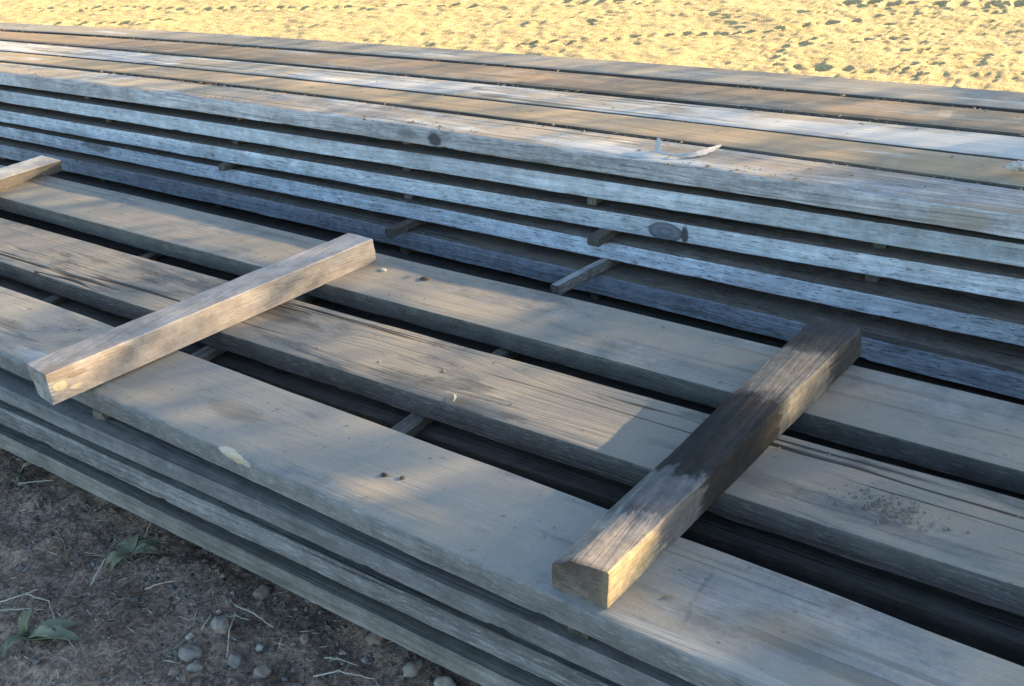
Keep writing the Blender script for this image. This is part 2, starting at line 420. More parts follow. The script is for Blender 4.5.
# ------------------------------------------------------------------ NEAR (low) STACK
N1f = crv(.8592, -1.351, -.003, 0, .344, -.0006); N1b = crv(1.0674, -1.351, -.003, 0, .344, -.0006)
N2f = crv(1.1814, .142, .0008, 0, .188, .0007); N2b = crv(1.3803, .142, .0008, 0, .188, .0007)
N3f = crv(1.4659, .302, -.0009, 0, -.4325, .0004); N3b = crv(1.6647, .302, -.0009, 0, -.4325, .0004)
S2f = crv(.855, .175, -.0005, -.0793, -.055, -.0001); S3f = crv(.8605, .339, -.0012, -.146, .092, -.0009); S4f = crv(.8545, .66, .0013, -.2271, .121, .001)
def shift(c, dy, dz): return lambda x: (c(x)[0] + dy, c(x)[1] + dz)
def mixz(cy, cz, dy=0, dz=0): return lambda x: (cy(x)[0] + dy, cz(x)[1] + dz)
NX0, NX1 = -4.3, 1.1
TOPN = dict(side=(.20, .20, .195), fleck=.4)
mN1 = wood('timber_pale_dusty', marks=[(1.150, .004, .72), (0.050, .012, .88)], top=(0.198, 0.198, 0.189), dust=(0.242, 0.224, 0.189), dust_amt=.85, mould=.4, crack=.35, ring=.12, grain=.25, speck=.5, bump=.3,
           side=(0.194, 0.194, 0.190), fleck=.22, spots=[
    at(N1f, -1.6, -1.355, .0, -.004, .026, .016, .012, (.50, .445, .34), .85, 1), at(N1f, -1.6, -1.33, .0, -.008, .022, .010, .010, (.52, .43, .28), .85, 1), at(N1f, -1.6, -1.305, .0, -.010, .016, .008, .007, (.50, .44, .33), .8, 1),
    at(N1f, -1.6, -.33, .11, .0, .09, .045, .05, (.12, .11, .085), .5),
    at(N1f, -1.6, -1.45, .10, 0, .10, .03, .05, (.13, .11, .09), .5),
    at(N1f, -1.6, -1.0, .05, 0, .16, .03, .05, (.36, .29, .21), .6),
    at(N1f, -1.6, -1.95, .03, 0, .2, .03, .05, (.24, .27, .29), .6),
    at(N1f, -1.6, -.40, .018, 0, .16, .014, .03, (.40, .37, .32), .5)])
mN2 = wood('timber_grey_split', marks=[(1.180, .005, .75)], top=(0.115, 0.110, 0.100), dust=(.235, .207, .168), dust_amt=.85, white=0, mould=.35, crack=1., ring=.2, grain=.25, speck=.5, side=(0.081, 0.077, 0.073), fleck=.12)  # dark side colour is painted gap shade
mN3 = wood('timber_sandy', marks=[(1.050, 0.020, 1.20)], top=(0.194, 0.182, 0.162), dust=(0.243, 0.214, 0.170), dust_amt=.8, mould=.5, crack=.3, ring=.08, grain=.22, speck=.5, bump=.3, side=(0.098, 0.095, 0.087), fleck=.12)  # side darkened to paint the shade between planks
mS2 = wood('timber_slate', top=(.11, .105, .10), side=(0.158, 0.160, 0.162), dust=(.12, .105, .09), dust_amt=.3, fleck=.15, ring=.1, grain=.4, crack=.3, mould=.3)  # top darkened to paint in shade under the plank above
mS3 = wood('timber_silver_ragged', top=(.10, .098, .092), side=(0.194, 0.195, 0.194), dust=(.12, .105, .09), dust_amt=.3, fleck=.28, ring=.4, grain=.8, crack=.9, mould=.3)  # dark top stands in for shade in the layer gap
mS4 = wood('timber_olive_grey', top=(.10, .095, .085), side=(.20, .192, .175), dust=(.12, .105, .09), dust_amt=.3, fleck=.15, ring=.25, grain=.5, crack=.3, mould=.35)  # top darkened as painted gap shade
mBur = wood('timber_shade_grey', top=(.07, .066, .06), side=(.055, .052, .05), dust=(.08, .07, .06), fleck=.04, dust_amt=.4)  # near-black tone paints in the shade inside the gaps

GN = 'planks of the low open stack'
o = board('plank', N1f, N1b, .0488, NX0, NX1, mN1, 11, wane=.008, chips=16, dx=.010)
tag(o, 'wide pale dusty plank, front of the low stack top, a yellow chip in its edge', 'plank', GN)
o = board('plank', N2f, N2b, .0502, NX0, NX1, mN2, 23, wane=.003, chips=8, dx=.012)
tag(o, 'grey plank with long drying cracks, middle of three on the low stack', 'plank', GN)
o = board('plank', N3f, N3b, .0475, NX0, NX1, mN3, 37, wane=.003, chips=6, dx=.012)
tag(o, 'sandy plank on top of the low stack, beside the foot of the tall stack', 'plank', GN)
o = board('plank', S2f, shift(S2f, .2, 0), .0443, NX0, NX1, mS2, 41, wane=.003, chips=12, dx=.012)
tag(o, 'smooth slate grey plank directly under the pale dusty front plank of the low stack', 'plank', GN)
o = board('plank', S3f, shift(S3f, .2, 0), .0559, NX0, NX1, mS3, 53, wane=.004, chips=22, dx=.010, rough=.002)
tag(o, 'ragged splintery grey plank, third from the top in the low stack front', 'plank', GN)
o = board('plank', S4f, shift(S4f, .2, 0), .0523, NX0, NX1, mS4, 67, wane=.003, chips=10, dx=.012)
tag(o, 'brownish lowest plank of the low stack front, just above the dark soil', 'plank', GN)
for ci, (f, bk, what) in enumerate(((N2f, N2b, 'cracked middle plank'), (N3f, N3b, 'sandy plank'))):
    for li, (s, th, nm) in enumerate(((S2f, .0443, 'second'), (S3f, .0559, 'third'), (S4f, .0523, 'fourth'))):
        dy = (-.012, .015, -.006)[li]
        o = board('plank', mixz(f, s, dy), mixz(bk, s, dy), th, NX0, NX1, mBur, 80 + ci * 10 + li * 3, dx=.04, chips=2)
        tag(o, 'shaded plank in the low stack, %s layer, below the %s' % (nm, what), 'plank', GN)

def stick(x, ya, yb, zlo, zhi, mat, wdt=.032, turn=0., seed=0, name='spacer_stick', tilt=0):
    """rough sawn lath between two layers"""
    rs = np.random.default_rng(seed)
    n = 14; L = yb - ya
    V = []; F = []
    zl, zh = (zlo + zhi) / 2, None
    h = zhi - zlo
    prof = [(-.5, .12), (-.42, 0), (.42, 0), (.5, .12), (.5, .88), (.4, 1), (-.4, 1), (-.5, .88)]
    for i in range(n):
        t = i / (n - 1)
        wj = wdt * (1 + rs.uniform(-.06, .06))
        for (px, pz) in prof:
            y = L * t + (rs.uniform(-.006, .006) if i in (0, n - 1) else 0)
            V.append((px * wj + math.tan(turn) * (L * t) + rs.uniform(-.001, .001), y, pz * h + tilt * L * t))
    k = len(prof)
    for i in range(n - 1):
        for j in range(k):
            F.append((i * k + j, i * k + (j + 1) % k, (i + 1) * k + (j + 1) % k, (i + 1) * k + j))
    F.append(tuple(range(k - 1, -1, -1))); F.append(tuple((n - 1) * k + j for j in range(k)))
    F = [tuple(reversed(f)) for f in F]
    return link(name, V, F, mat, loc=(x, ya, zlo))

mSt = wood('lath_grey_brown', top=(0.112, 0.101, 0.084), side=(0.085, 0.075, 0.062), axis='y', fleck=.3, dust_amt=.4, crack=.3)
mStG = wood('lath_grey', top=(.44, .43, .41), side=(.22, .21, .19), axis='y', fleck=.4, dust_amt=.3, crack=.3)
mStD = wood('lath_dark', top=(.12, .10, .085), side=(.11, .09, .075), axis='y', fleck=.2, dust_amt=.25, crack=.3)
mStP = wood('lath_pale', top=(0.188, 0.169, 0.139), side=(0.147, 0.130, 0.105), axis='y', fleck=.3, dust_amt=.4, crack=.2)
GS = 'spacer sticks in the low stack'
lay = [(N1f, .0488, S2f), (S2f, .0443, S3f), (S3f, .0559, S4f)]
names = {-2.43: 'right of the left cross timber', -1.80: 'below the light cross timber', -1.175: 'between the two nearer cross timbers', -.61: 'under the dark cross timber', .02: 'beyond the right edge'}
for k, x in enumerate((-2.43, -1.80, -1.175, -.61, .02)):
    for li, (up_, th, lo_) in enumerate(lay):
        zh = up_(x)[1] - th - .001; zl = lo_(x)[1] + .001
        if li == 0: zh = min(zh, N2f(x)[1] - .0502, N3f(x)[1] - .0475) - .001
        xx = x + (0, -.06, -.05)[li] + (k % 2) * .03 * li
        o = stick(xx, lo_(x)[0] + (.018, .03, .03)[li] + .008 * (k % 3), 1.66, zl, zh, (mSt, mStP, mSt)[(k + li) % 3], .036, seed=k * 7 + li)
        tag(o, 'lath between %s layers of the low stack, %s' % (('top two', 'middle two', 'lowest two')[li], names[x]), 'spacer stick', GS)
# bearers on the soil
def block(name, x, y, z0, z1, lx, ly, mat, seed):
    rs = np.random.default_rng(seed)
    bm = bmesh.new()
    bmesh.ops.create_cube(bm, size=1)
    bmesh.ops.scale(bm, vec=(lx, ly, z1 - z0), verts=bm.verts)
    bmesh.ops.bevel(bm, geom=bm.edges[:], offset=.006, segments=2, affect='EDGES')
    bmesh.ops.subdivide_edges(bm, edges=[e for e in bm.edges if e.calc_length() > .05], cuts=6, use_grid_fill=True)
    for v in bm.verts:
        v.co += Vector(rs.uniform(-.0014, .0014, 3))
    me = bpy.data.meshes.new(name); bm.to_mesh(me); bm.free()
    me.polygons.foreach_set('use_smooth', [True] * len(me.polygons)); me.set_sharp_from_angle(angle=R(40))
    me.materials.append(mat)
    o = bpy.data.objects.new(name, me); COL.objects.link(o); o.location = (x, y, (z0 + z1) / 2)
    return o
for x, lb in ((-1.99, 'bearer block on the soil under the left of the low stack front'), (-.55, 'bearer block on the soil hidden under the middle of the low stack'), (.55, 'bearer block on the soil hidden under the right of the low stack')):
    zt = S4f(x)[1] - .0523 - .001
    o = block('bearer', x, 1.30, GZ - .02, zt, .10, .76, mS4, int(x * 10) + 90)
    tag(o, lb, 'bearer', 'bearers under the low stack')

# ------------------------------------------------------------------ TALL STACK
def fc(y, A, q, z, T, c): return crv(y, A + .6463, q, z, T - .5416, c)
F1f = fc(2.1132, -.199, -.0009, .1699, -.2025, -.0024)
F2f = fc(2.1333, .397, -.0002, .0902, .235, .0004)
F3f = fc(2.1343, .6115, -.0001, .0081, .316, .0008)
F4f = fc(2.1195, -.1725, -.0009, -.0784, -.168, -.0015)
F5f = fc(2.0808, -.8826, -.0024, -.1656, -.586, -.0032)
F6f = fc(2.005, -.9, -.0024, -.262, -.586, -.0032)
T1b = fc(2.2709, -.259, -.0014, .1699, -.2375, -.0035)
T2b = fc(2.4346, .062, -.0008, .1699, .0626, -.0022)
T3b = fc(2.6069, .2258, -.0005, .1699, .2438, -.0015)
T4b = fc(2.8095, .0794, -.0006, .1699, .1141, -.0027)
T5b = fc(2.9917, .1523, -.0007, .1699, .1928, -.0025)
FX0, FX1 = -7.0, 1.1
FTH = {1: .0526, 2: .0518, 3: .0531, 4: .053, 5: .0619, 6: .052}
FS = (.30, .305, .31)
mF1 = wood('timber_silver_knotty', marks=[(1.050, 0.025, 0.70), (2.290, 0.020, 1.35), (-0.050, 0.020, 0.75)], top=(0.323, 0.319, 0.306), side=(.48, .48, .48), dust=(.31, .245, .17), dust_amt=.75, white=.15, fleck=.45, ring=.5, grain=.6, mould=.25, side_dirt=.2, spots=[
    at(F1f, -2.95, -1.85, 0, -.028, .03, .03, .032, (.05, .05, .055), .9),
    at(F1f, -2.95, -1.95, 0, -.022, .05, .03, .02, (.16, .15, .14), .6),
    at(F1f, -2.95, -1.25, .035, 0, .35, .03, .05, (.46, .46, .45), .7),
    at(F1f, -2.95, -.9, .09, 0, .30, .05, .05, (.25, .20, .15), .6),
    at(F1f, -2.95, -.42, .01, -.03, .08, .03, .03, (.30, .25, .19), .6),
    at(F1f, -2.95, -1.02, 0, -.03, .02, .03, .02, (.24, .23, .22), .5)])
mF2 = wood('timber_blue_grey', top=(.14, .12, .10), side=(0.476, 0.517, 0.553), dust=(.16, .13, .10), fleck=.45, ring=.2, grain=.5, dust_amt=.4, side_dirt=.25)  # dark top is gap shade, blue side is skylight, both painted in
mF3 = wood('timber_silver_flecked', top=(.14, .12, .10), side=(0.513, 0.558, 0.597), dust=(.16, .13, .10), fleck=.8, ring=.2, grain=.6, dust_amt=.4, side_dirt=.2, spots=[  # top painted dark as gap shade, side tinted as blue skylight
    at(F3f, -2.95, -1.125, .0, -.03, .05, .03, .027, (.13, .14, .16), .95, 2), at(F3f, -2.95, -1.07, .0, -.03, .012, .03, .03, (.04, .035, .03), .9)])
mF4 = wood('timber_bluish_flecked', top=(.14, .12, .10), side=(0.495, 0.542, 0.585), dust=(.16, .13, .10), fleck=.9, ring=.15, grain=.6, dust_amt=.5, side_dirt=.2)  # gap shade put into the dark top, sky blue into the side colour
mF5 = wood('timber_dark_slate', top=(.14, .12, .10), side=(0.283, 0.316, 0.356), dust=(.16, .13, .10), fleck=.8, ring=.1, grain=.7, dust_amt=.5, fleck_col=(.36, .38, .40), side_dirt=.3)  # dark top carries painted shade of the gap above
mT2 = wood('timber_tan', marks=[(1.600, 0.020, 0.60), (2.330, 0.018, 1.40), (0.850, 0.020, 0.70), (-0.550, 0.020, 0.60)], top=(0.272, 0.234, 0.178), fleck=.05, side=(.075, .068, .058), dust=(.30, .222, .135), dust_amt=.95, white=.15, mould=.35, speck=.8, crack=.15, ring=.05)  # dark side paints shade into the seam in front
mT3 = wood('timber_whitewashed', marks=[(0.950, 0.020, 0.50), (1.650, 0.022, 0.45), (2.250, 0.030, 0.55), (-0.650, 0.030, 0.50), (0.150, 0.020, 0.60)], top=(0.306, 0.293, 0.272), fleck=.05, side=(.075, .068, .058), dust=(.28, .22, .145), dust_amt=.6, white=1.0, mould=.55, speck=.5, crack=.6, grain=.7, ring=.2)  # side darkened so the seam shade is in the colour
mT4 = wood('timber_brown', marks=[(1.050, 0.020, 0.60), (2.350, 0.020, 1.50), (-0.150, 0.020, 0.70)], top=(0.238, 0.196, 0.149), fleck=.05, side=(.075, .068, .058), dust=(.26, .185, .115), dust_amt=.9, white=.1, mould=.4, speck=.8, crack=.25)  # seam shade painted as a dark side
mT5 = wood('timber_beige_grey', marks=[(0.450, 0.015, 1.20), (1.350, 0.015, 1.15), (2.050, 0.012, 0.85)], top=(0.231, 0.218, 0.190), fleck=.05, side=(.075, .068, .058), dust=(.27, .228, .17), dust_amt=.85, white=.1, mould=.2, speck=.25, crack=.05, ring=.05, grain=.25)  # dark side stands in for shade in the seam

GF = 'planks of the tall stack'
g = .004
o = board('plank', F1f, shift(T1b, -.009, 0), FTH[1], FX0, FX1, mF1, 101, wane=.004, chips=16, dx=.012)
tag(o, 'silvery front top plank of the tall stack, under the pale bark strip', 'plank', GF)
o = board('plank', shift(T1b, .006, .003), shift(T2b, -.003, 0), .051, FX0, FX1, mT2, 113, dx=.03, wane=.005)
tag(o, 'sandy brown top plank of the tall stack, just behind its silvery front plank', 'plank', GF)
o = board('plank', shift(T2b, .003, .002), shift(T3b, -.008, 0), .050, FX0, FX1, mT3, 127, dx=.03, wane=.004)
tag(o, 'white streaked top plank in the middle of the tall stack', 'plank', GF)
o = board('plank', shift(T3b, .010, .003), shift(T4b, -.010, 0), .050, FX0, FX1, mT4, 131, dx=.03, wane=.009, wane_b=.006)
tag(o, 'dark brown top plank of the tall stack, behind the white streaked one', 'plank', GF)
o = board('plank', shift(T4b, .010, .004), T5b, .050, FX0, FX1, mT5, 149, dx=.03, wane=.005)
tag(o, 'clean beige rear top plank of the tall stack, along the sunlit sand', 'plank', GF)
fr = [(F2f, 2, mF2, 'smooth blue grey plank, second from the top of the tall stack face'),
      (F3f, 3, mF3, 'silver flecked plank with an oval knot, third down the tall stack face'),
      (F4f, 4, mF4, 'bluish flecked plank, fourth from the top of the tall stack face'),
      (F5f, 5, mF5, 'dark slate plank, fifth from the top, behind the dark cross timber end'),
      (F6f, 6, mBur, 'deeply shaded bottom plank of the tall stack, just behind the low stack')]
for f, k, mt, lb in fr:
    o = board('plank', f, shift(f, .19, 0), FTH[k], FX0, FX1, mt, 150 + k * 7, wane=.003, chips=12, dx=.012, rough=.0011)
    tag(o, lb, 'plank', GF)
    # the planks behind it in the same layer
    cols = [(T1b, T2b), (T2b, T3b), (T3b, T4b), (T4b, T5b)]
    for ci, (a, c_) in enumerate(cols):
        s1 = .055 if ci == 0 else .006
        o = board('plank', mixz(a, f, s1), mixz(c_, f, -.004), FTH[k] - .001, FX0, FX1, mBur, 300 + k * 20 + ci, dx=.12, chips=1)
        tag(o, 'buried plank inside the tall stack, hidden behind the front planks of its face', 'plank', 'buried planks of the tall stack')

GS2 = 'spacer sticks in the tall stack'
tops = {1: F1f, 2: F2f, 3: F3f, 4: F4f, 5: F5f, 6: F6f}
word = {1: 'one', 2: 'two', 3: 'three', 4: 'four', 5: 'five'}
where = {-5.2: 'beyond the left edge', -4.4: 'near the left edge', -3.6: 'behind the left cross timber', -2.80: 'left of the light cross timber', -2.02: 'behind the light cross timber', -1.34: 'left of the dark cross timber', -.61: 'behind the dark cross timber', .1: 'beyond the right edge'}
dxl = {(-3.6, 2): .08, (-3.6, 4): -.02, (-3.6, 5): -.06, (-2.80, 1): .04, (-2.80, 4): -.05, (-2.80, 5): -.15, (-1.34, 3): .03, (-1.34, 4): .0, (-.61, 1): -.03, (-.61, 3): .0, (-.61, 4): .02}
for x in where:
    for k in range(1, 6):
        xx = x + dxl.get((x, k), random.uniform(-.015, .015))
        up_, lo_ = tops[k], tops[k + 1]
        zh = up_(xx)[1] - FTH[k] - .001; zl = lo_(xx)[1] + .001
        yin = max(up_(xx)[0], lo_(xx)[0]) + random.uniform(.02, .055)
        turn, state, mt, ww, zz = 0, '', (mSt, mStD, mSt, mStP)[(k + int(abs(x * 10))) % 4], .030, 0
        if (x, k) == (-1.34, 4): yin, turn, state, mt, ww = 1.925, .18, ', sticking out', mStG, .025
        elif (x, k) == (-1.34, 3): yin, turn, state, mt, ww = 2.075, .10, ', poking out', mStD, .034
        elif (x, k) == (-2.02, 4): yin, turn, state, mt = 2.02, .15, ', poking out', mStD
        elif (x, k) == (-2.80, 3): yin, turn, mt, state = 2.075, .1, mStD, ', poking out'
        if zh - zl < .008: zl = zh - .008
        o = stick(xx, yin, 2.95, zl, zh, mt, ww, turn=turn, seed=int(abs(x) * 100) + k)
        tag(o, 'lath in gap %s down the tall stack, %s%s' % (word[k], where[x], state), 'spacer stick', GS2)
for x in (-5.6, -4.2, -2.9, -1.5, -.1, .9):
    zt = F6f(x)[1] - .053
    o = block('bearer', x, 2.56, min(GZ - .02, zt - .06), zt, .10, .9, mS4, int(abs(x) * 10) + 400)
    tag(o, 'squared bearer on the ground under the tall stack, hidden by the low stack', 'bearer', 'bearers under the tall stack')

# ------------------------------------------------------------------ CROSS TIMBERS
def timber(name, near_sec, far_sec, mat, seed, n=70, amp=.0011, end_amp=.0012, notch=None, warp=None):
    """beam lofted from a near section to a far section (lists of corner points, same count), faces subdivided"""
    rs = np.random.default_rng(seed)
    A = [Vector(p) for p in near_sec]; B = [Vector(p) for p in far_sec]
    k = len(A); sub = 6
    def ringpts(C):
        pts = []
        for i in range(k):
            p, q = C[i], C[(i + 1) % k]
            L = (q - p).length; e = min(.0025 / L, .2)
            for t in (e, e + (1 - 2 * e) * .25, .5, 1 - e - (1 - 2 * e) * .25, 1 - e):
                pts.append(p.lerp(q, t))
        return pts
    ra, rb = ringpts(A), ringpts(B)
    m_ = len(ra)
    org = sum(A, Vector()) / k
    V = []; F = []
    for i in range(n):
        t = i / (n - 1)
        cen = (sum(A, Vector()) / k).lerp(sum(B, Vector()) / k, t)
        for j in range(m_):
            p = ra[j].lerp(rb[j], t)
            d = (p - cen); d.normalize()
            s = mnoise.noise(Vector((p.x * 14, p.y * 5, p.z * 14)) + Vector((seed, 0, 0))) * amp + mnoise.noise(Vector((p.x * 60, p.y * 18, p.z * 60)) + Vector((0, seed, 0))) * amp * .5
            if j % 5 in (0, 4):
                s -= abs(mnoise.noise(Vector((seed * 3.1, p.y * 16, j // 5 * 7.0 + (j % 5 == 0) * 7.0 % 28)))) * amp * .8
            p = p + d * s
            if p.z < 0.0015: p.z = .0015
            if i in (0, n - 1):
                p.y += rs.uniform(-1, 1) * end_amp
            if warp: p = warp(p, t, j)
            V.append(p - org)
    for i in range(n - 1):
        for j in range(m_):
            F.append((i * m_ + j, i * m_ + (j + 1) % m_, (i + 1) * m_ + (j + 1) % m_, (i + 1) * m_ + j))
    for base_i, flip in ((0, False), (n - 1, True)):
        ring0 = [base_i * m_ + j for j in range(m_)]
        cen = sum((V[i] for i in ring0), Vector()) / m_
        prev = ring0
        for sc_ in (.66, .33):
            cur = []
            for i in ring0:
                q = cen + (V[i] - cen) * sc_
                q = q + Vector((0, rs.uniform(-1, 1) * end_amp * .6, 0))
                cur.append(len(V)); V.append(q)
            for j in range(m_):
                f = (prev[j], cur[j], cur[(j + 1) % m_], prev[(j + 1) % m_])
                F.append(f if not flip else tuple(reversed(f)))
            prev = cur
        c = len(V); V.append(cen)
        for j in range(m_):
            f = (prev[j], c, prev[(j + 1) % m_])
            F.append(f if not flip else tuple(reversed(f)))
    o = link(name, V, F, mat, loc=org)
    bm = bmesh.new(); bm.from_mesh(o.data); bmesh.ops.recalc_face_normals(bm, faces=bm.faces[:]); bm.to_mesh(o.data); bm.free()
    o.data.set_sharp_from_angle(angle=R(28))
    return o

mB2 = wood('timber_fresh_pinkish', top=(0.245, 0.234, 0.222), side=(.375, .318, .272), axis='y', dust=(.40, .36, .31), dust_amt=.35, white=0, fleck=.1, mould=.75, crack=.1, ring=.05, grain=.06, speck=.8, side_dirt=.8, spots=[
    (0, -.5, 0, 5, .5085, 5, (.27, .26, .25), .9, 3), (.036, .018, .0, .02, .014, .012, (.55, .47, .28), .75, 1), (.036, .05, -.015, .02, .016, .006, (.5, .43, .28), .7, 1), (.036, .06, .012, .02, .03, .010, (.17, .13, .10), .7, 1), (.05, .16, .01, .03, .02, .025, (.22, .17, .13), .5, 1), (.06, .30, .0, .03, .05, .012, (.20, .15, .12), .5, 1), (.09, .60, -.01, .03, .05, .008, (.20, .14, .09), .6, 1), (.04, .02, .03, .03, .05, .02, (.16, .12, .09), .55), (.03, .35, .02, .03, .16, .015, (.24, .18, .14), .5), (.05, .68, .0, .03, .05, .012, (.26, .18, .11), .55)])
mB1 = wood('timber_fresh_buff', top=(0.306, 0.293, 0.270), side=(0.356, 0.307, 0.257), axis='y', dust=(.40, .36, .31), dust_amt=.3, fleck=.1, mould=.55, crack=.1, ring=.05, grain=.06, speck=.8, side_dirt=.5)
mB3 = wood('timber_charred', spec=.04, top=(.115, .115, .117), side=(.12, .12, .122), axis='y', dust=(.15, .148, .145), dust_amt=.3, white=.3, fleck=.35, mould=.9, crack=1., ring=.05, grain=.12, speck=.8, side_dirt=.3, bump=.9, spots=[
    (0, .45, 0, .5, .45, .5, (.05, .05, .051), .7), (0, .21, .03, .5, .075, .5, (.11, .113, .117), .6, 1), (0, .38, .0, .5, .15, .5, (.017, .017, .0172), .88, 1),
    (.03, .60, .0, .3, .095, .5, (.15, .138, .12), .75, 1), (.0, .76, .0, .5, .085, .5, (.032, .031, .030), .75, 1), (-.01, .52, .035, .04, .04, .02, (.06, .057, .055), .6, 1),  # first, pale band paints in the sun patch across the beam
    (0, .02, .0, .5, .118, .5, (.25, .215, .18), .92, 1), (.06, .02, -.005, .03, .11, .05, (.40, .31, .18), .7, 1), (-.03, .05, .03, .03, .05, .03, (.15, .13, .11), .5, 1),  # paler cut end; the yellow side patch is painted sunlight
    (0.0, -.5, 0, 5, .5045, 5, (.055, .047, .041), .95, 3)])
GB = 'cross timbers lying on the low stack'
o = timber('cross_timber', [(-3.20, .93, .002), (-3.175, .93, .075), (-3.262, .93, .075), (-3.277, .93, .002)], [(-3.212, 1.725, .002), (-3.135, 1.69, .062), (-3.215, 1.672, .076), (-3.29, 1.715, .002)], mB1, 3)
tag(o, 'short buff cross timber end at the left edge, lying across the low stack', 'timber', GB)
o = timber('cross_timber', [(-1.806, .800, -.004), (-1.797, .803, .073), (-1.878, .81, .076), (-1.876, .809, .002)], [(-1.668, 1.624, .001), (-1.652, 1.606, .073), (-1.734, 1.606, .076), (-1.745, 1.625, .001)], mB2, 5)
tag(o, 'light pinkish cross timber with a chewed yellow corner, its right side lit by the sun', 'timber', GB)
def step3(p, t, j):
    # a shallow transverse ridge where the sawn, paler end begins
    y = p.y
    if p.z > .06: p.z -= .0035 * max(0, min(1, (1.0 - y) / .012))
    return p
o = timber('cross_timber', [(-.553, .866, .002), (-.548, .865, .076), (-.607, .860, .077), (-.640, .862, .052), (-.645, .866, .002)], [(-.478, 1.692, .002), (-.474, 1.665, .074), (-.520, 1.668, .079), (-.566, 1.678, .076), (-.575, 1.69, .002)], mB3, 9, amp=.0018, warp=step3)
tag(o, 'dark weathered cross timber with a paler cut end, nearest the camera', 'timber', GB)

# ------------------------------------------------------------------ loose things on the planks
mBark = plain('bark_pale', (.50, .47, .43), var=.25, scale=90)
mChip = plain('chip_tan', (.30, .235, .165), var=.3, scale=120)
mStraw = plain('straw', (.40, .36, .28), var=.2, scale=80)
mCrumb = plain('crumbs', (.16, .13, .10), var=.6, scale=400)
mDark = plain('dark_bits', (.07, .058, .045), var=.5, scale=200)
def ribbon(name, pts, widths, thick, mat, curl=.3, roll=0):
    """a thin curled strip with real thickness through the points"""
    P_ = [Vector(p) for p in pts]
    # resample
    Q_ = []; Wd = []
    for i in range(len(P_) - 1):
        for s in range(6):
            t = s / 6
            p0 = P_[max(i - 1, 0)]; p1 = P_[i]; p2 = P_[i + 1]; p3 = P_[min(i + 2, len(P_) - 1)]
            q = .5 * ((2 * p1) + (p2 - p0) * t + (2 * p0 - 5 * p1 + 4 * p2 - p3) * t * t + (3 * p1 - p0 - 3 * p2 + p3) * t ** 3)
            Q_.append(q); Wd.append(widths[i] * (1 - t) + widths[i + 1] * t)
    Q_.append(P_[-1]); Wd.append(widths[-1])
    org = Q_[0].copy(); V = []; F = []
    for i, q in enumerate(Q_):
        d = (Q_[min(i + 1, len(Q_) - 1)] - Q_[max(i - 1, 0)]).normalized()
        s = d.cross(Vector((0, 0, 1))); s.normalize(); u_ = s.cross(d)
        rm = Matrix.Rotation(roll, 3, d); s.rotate(rm); u_.rotate(rm); q = q + Vector((0, 0, abs(s.z) * Wd[i] * .9))
        wv = Wd[i] * (1 + random.uniform(-.3, .3))
        for (a, b_) in ((-1, curl), (0, 0), (1, curl)):
            V.append(q + s * a * wv + u_ * b_ * wv - org)
        for (a, b_) in ((1, curl), (0, 0), (-1, curl)):
            V.append(q + s * a * wv + u_ * (b_ * wv + thick) - org)
    k = 6
    for i in range(len(Q_) - 1):
        for j in range(k):
            F.append((i * k + j, i * k + (j + 1) % k, (i + 1) * k + (j + 1) % k, (i + 1) * k + j))
    F.append(tuple(range(k - 1, -1, -1))); F.append(tuple((len(Q_) - 1) * k + j for j in range(k)))
    o = link(name, V, F, mat, loc=org)
    bm = bmesh.new(); bm.from_mesh(o.data); bmesh.ops.recalc_face_normals(bm, faces=bm.faces[:]); bm.to_mesh(o.data); bm.free()
    return o
zt = .174
o = ribbon('bark_strip', [(-1.185, 2.212, zt + .020), (-1.172, 2.19, zt + .012), (-1.155, 2.160, zt + .003), (-1.125, 2.155, zt + .001), (-1.08, 2.165, zt), (-1.05, 2.20, zt), (-1.035, 2.265, zt + .002)], [.004, .009, .009, .003, .006, .008, .003], .0009, mBark, .25, .6)
tag(o, 'pale curled strip of bark lying on the front edge of the tall stack', 'bark strip')
def lump(name, loc, r, mat, seed, sub=2, flat=.6, amp=.35, rot=0., freq=1.6):
    bm = bmesh.new(); bmesh.ops.create_icosphere(bm, subdivisions=sub, radius=1)
    for v in bm.verts:
        n_ = v.co.normalized()
        s = 1 + amp * mnoise.noise(n_ * freq + Vector((seed * 3.7, seed, -seed))) + amp * .35 * mnoise.noise(n_ * freq * 3 + Vector((seed, 2, 5)))
        v.co = Vector((n_.x * s * r[0], n_.y * s * r[1], n_.z * s * r[2] * flat))
    me = bpy.data.meshes.new(name); bm.to_mesh(me); bm.free()
    me.polygons.foreach_set('use_smooth', [True] * len(me.polygons)); me.materials.append(mat)
    o = bpy.data.objects.new(name, me); COL.objects.link(o); o.location = loc; o.rotation_euler = (0, 0, rot)
    return o
o = lump('bark_chunk', (-.362, 2.345, .183), (.021, .014, .022), mBark, 4, 3, .5, .8, .4, 2.2)
tag(o, 'small pale scrap of bark on the tall stack at the right edge', 'bark chunk')
o = ribbon('straw', [(-1.095, 1.212, .004), (-1.085, 1.203, .006), (-1.082, 1.192, .003)], [.0016, .0018, .0014], .001, mStraw, .2)
tag(o, 'tiny pale curved straw on the cracked middle plank of the low stack', 'straw')
o = ribbon('straw', [(-.585, 2.075, -.186), (-.54, 2.09, -.1845), (-.52, 2.125, -.1835)], [.0012, .0012, .001], .001, mStraw, .2)
tag(o, 'thin bent straw beside the far end of the dark cross timber', 'straw')
o = lump('pebble', (-1.612, 1.585, .004), (.011, .008, .009), plain('pebble_pale', (.42, .38, .32)), 7)
tag(o, 'pale crumb beside the far end of the light middle cross timber', 'wood crumb')
o = lump('bark_crumb', (-1.485, 1.592, .005), (.013, .008, .008), mDark, 9)
tag(o, 'dark crumb on the sandy plank, right of the light middle cross timber', 'bark crumb')
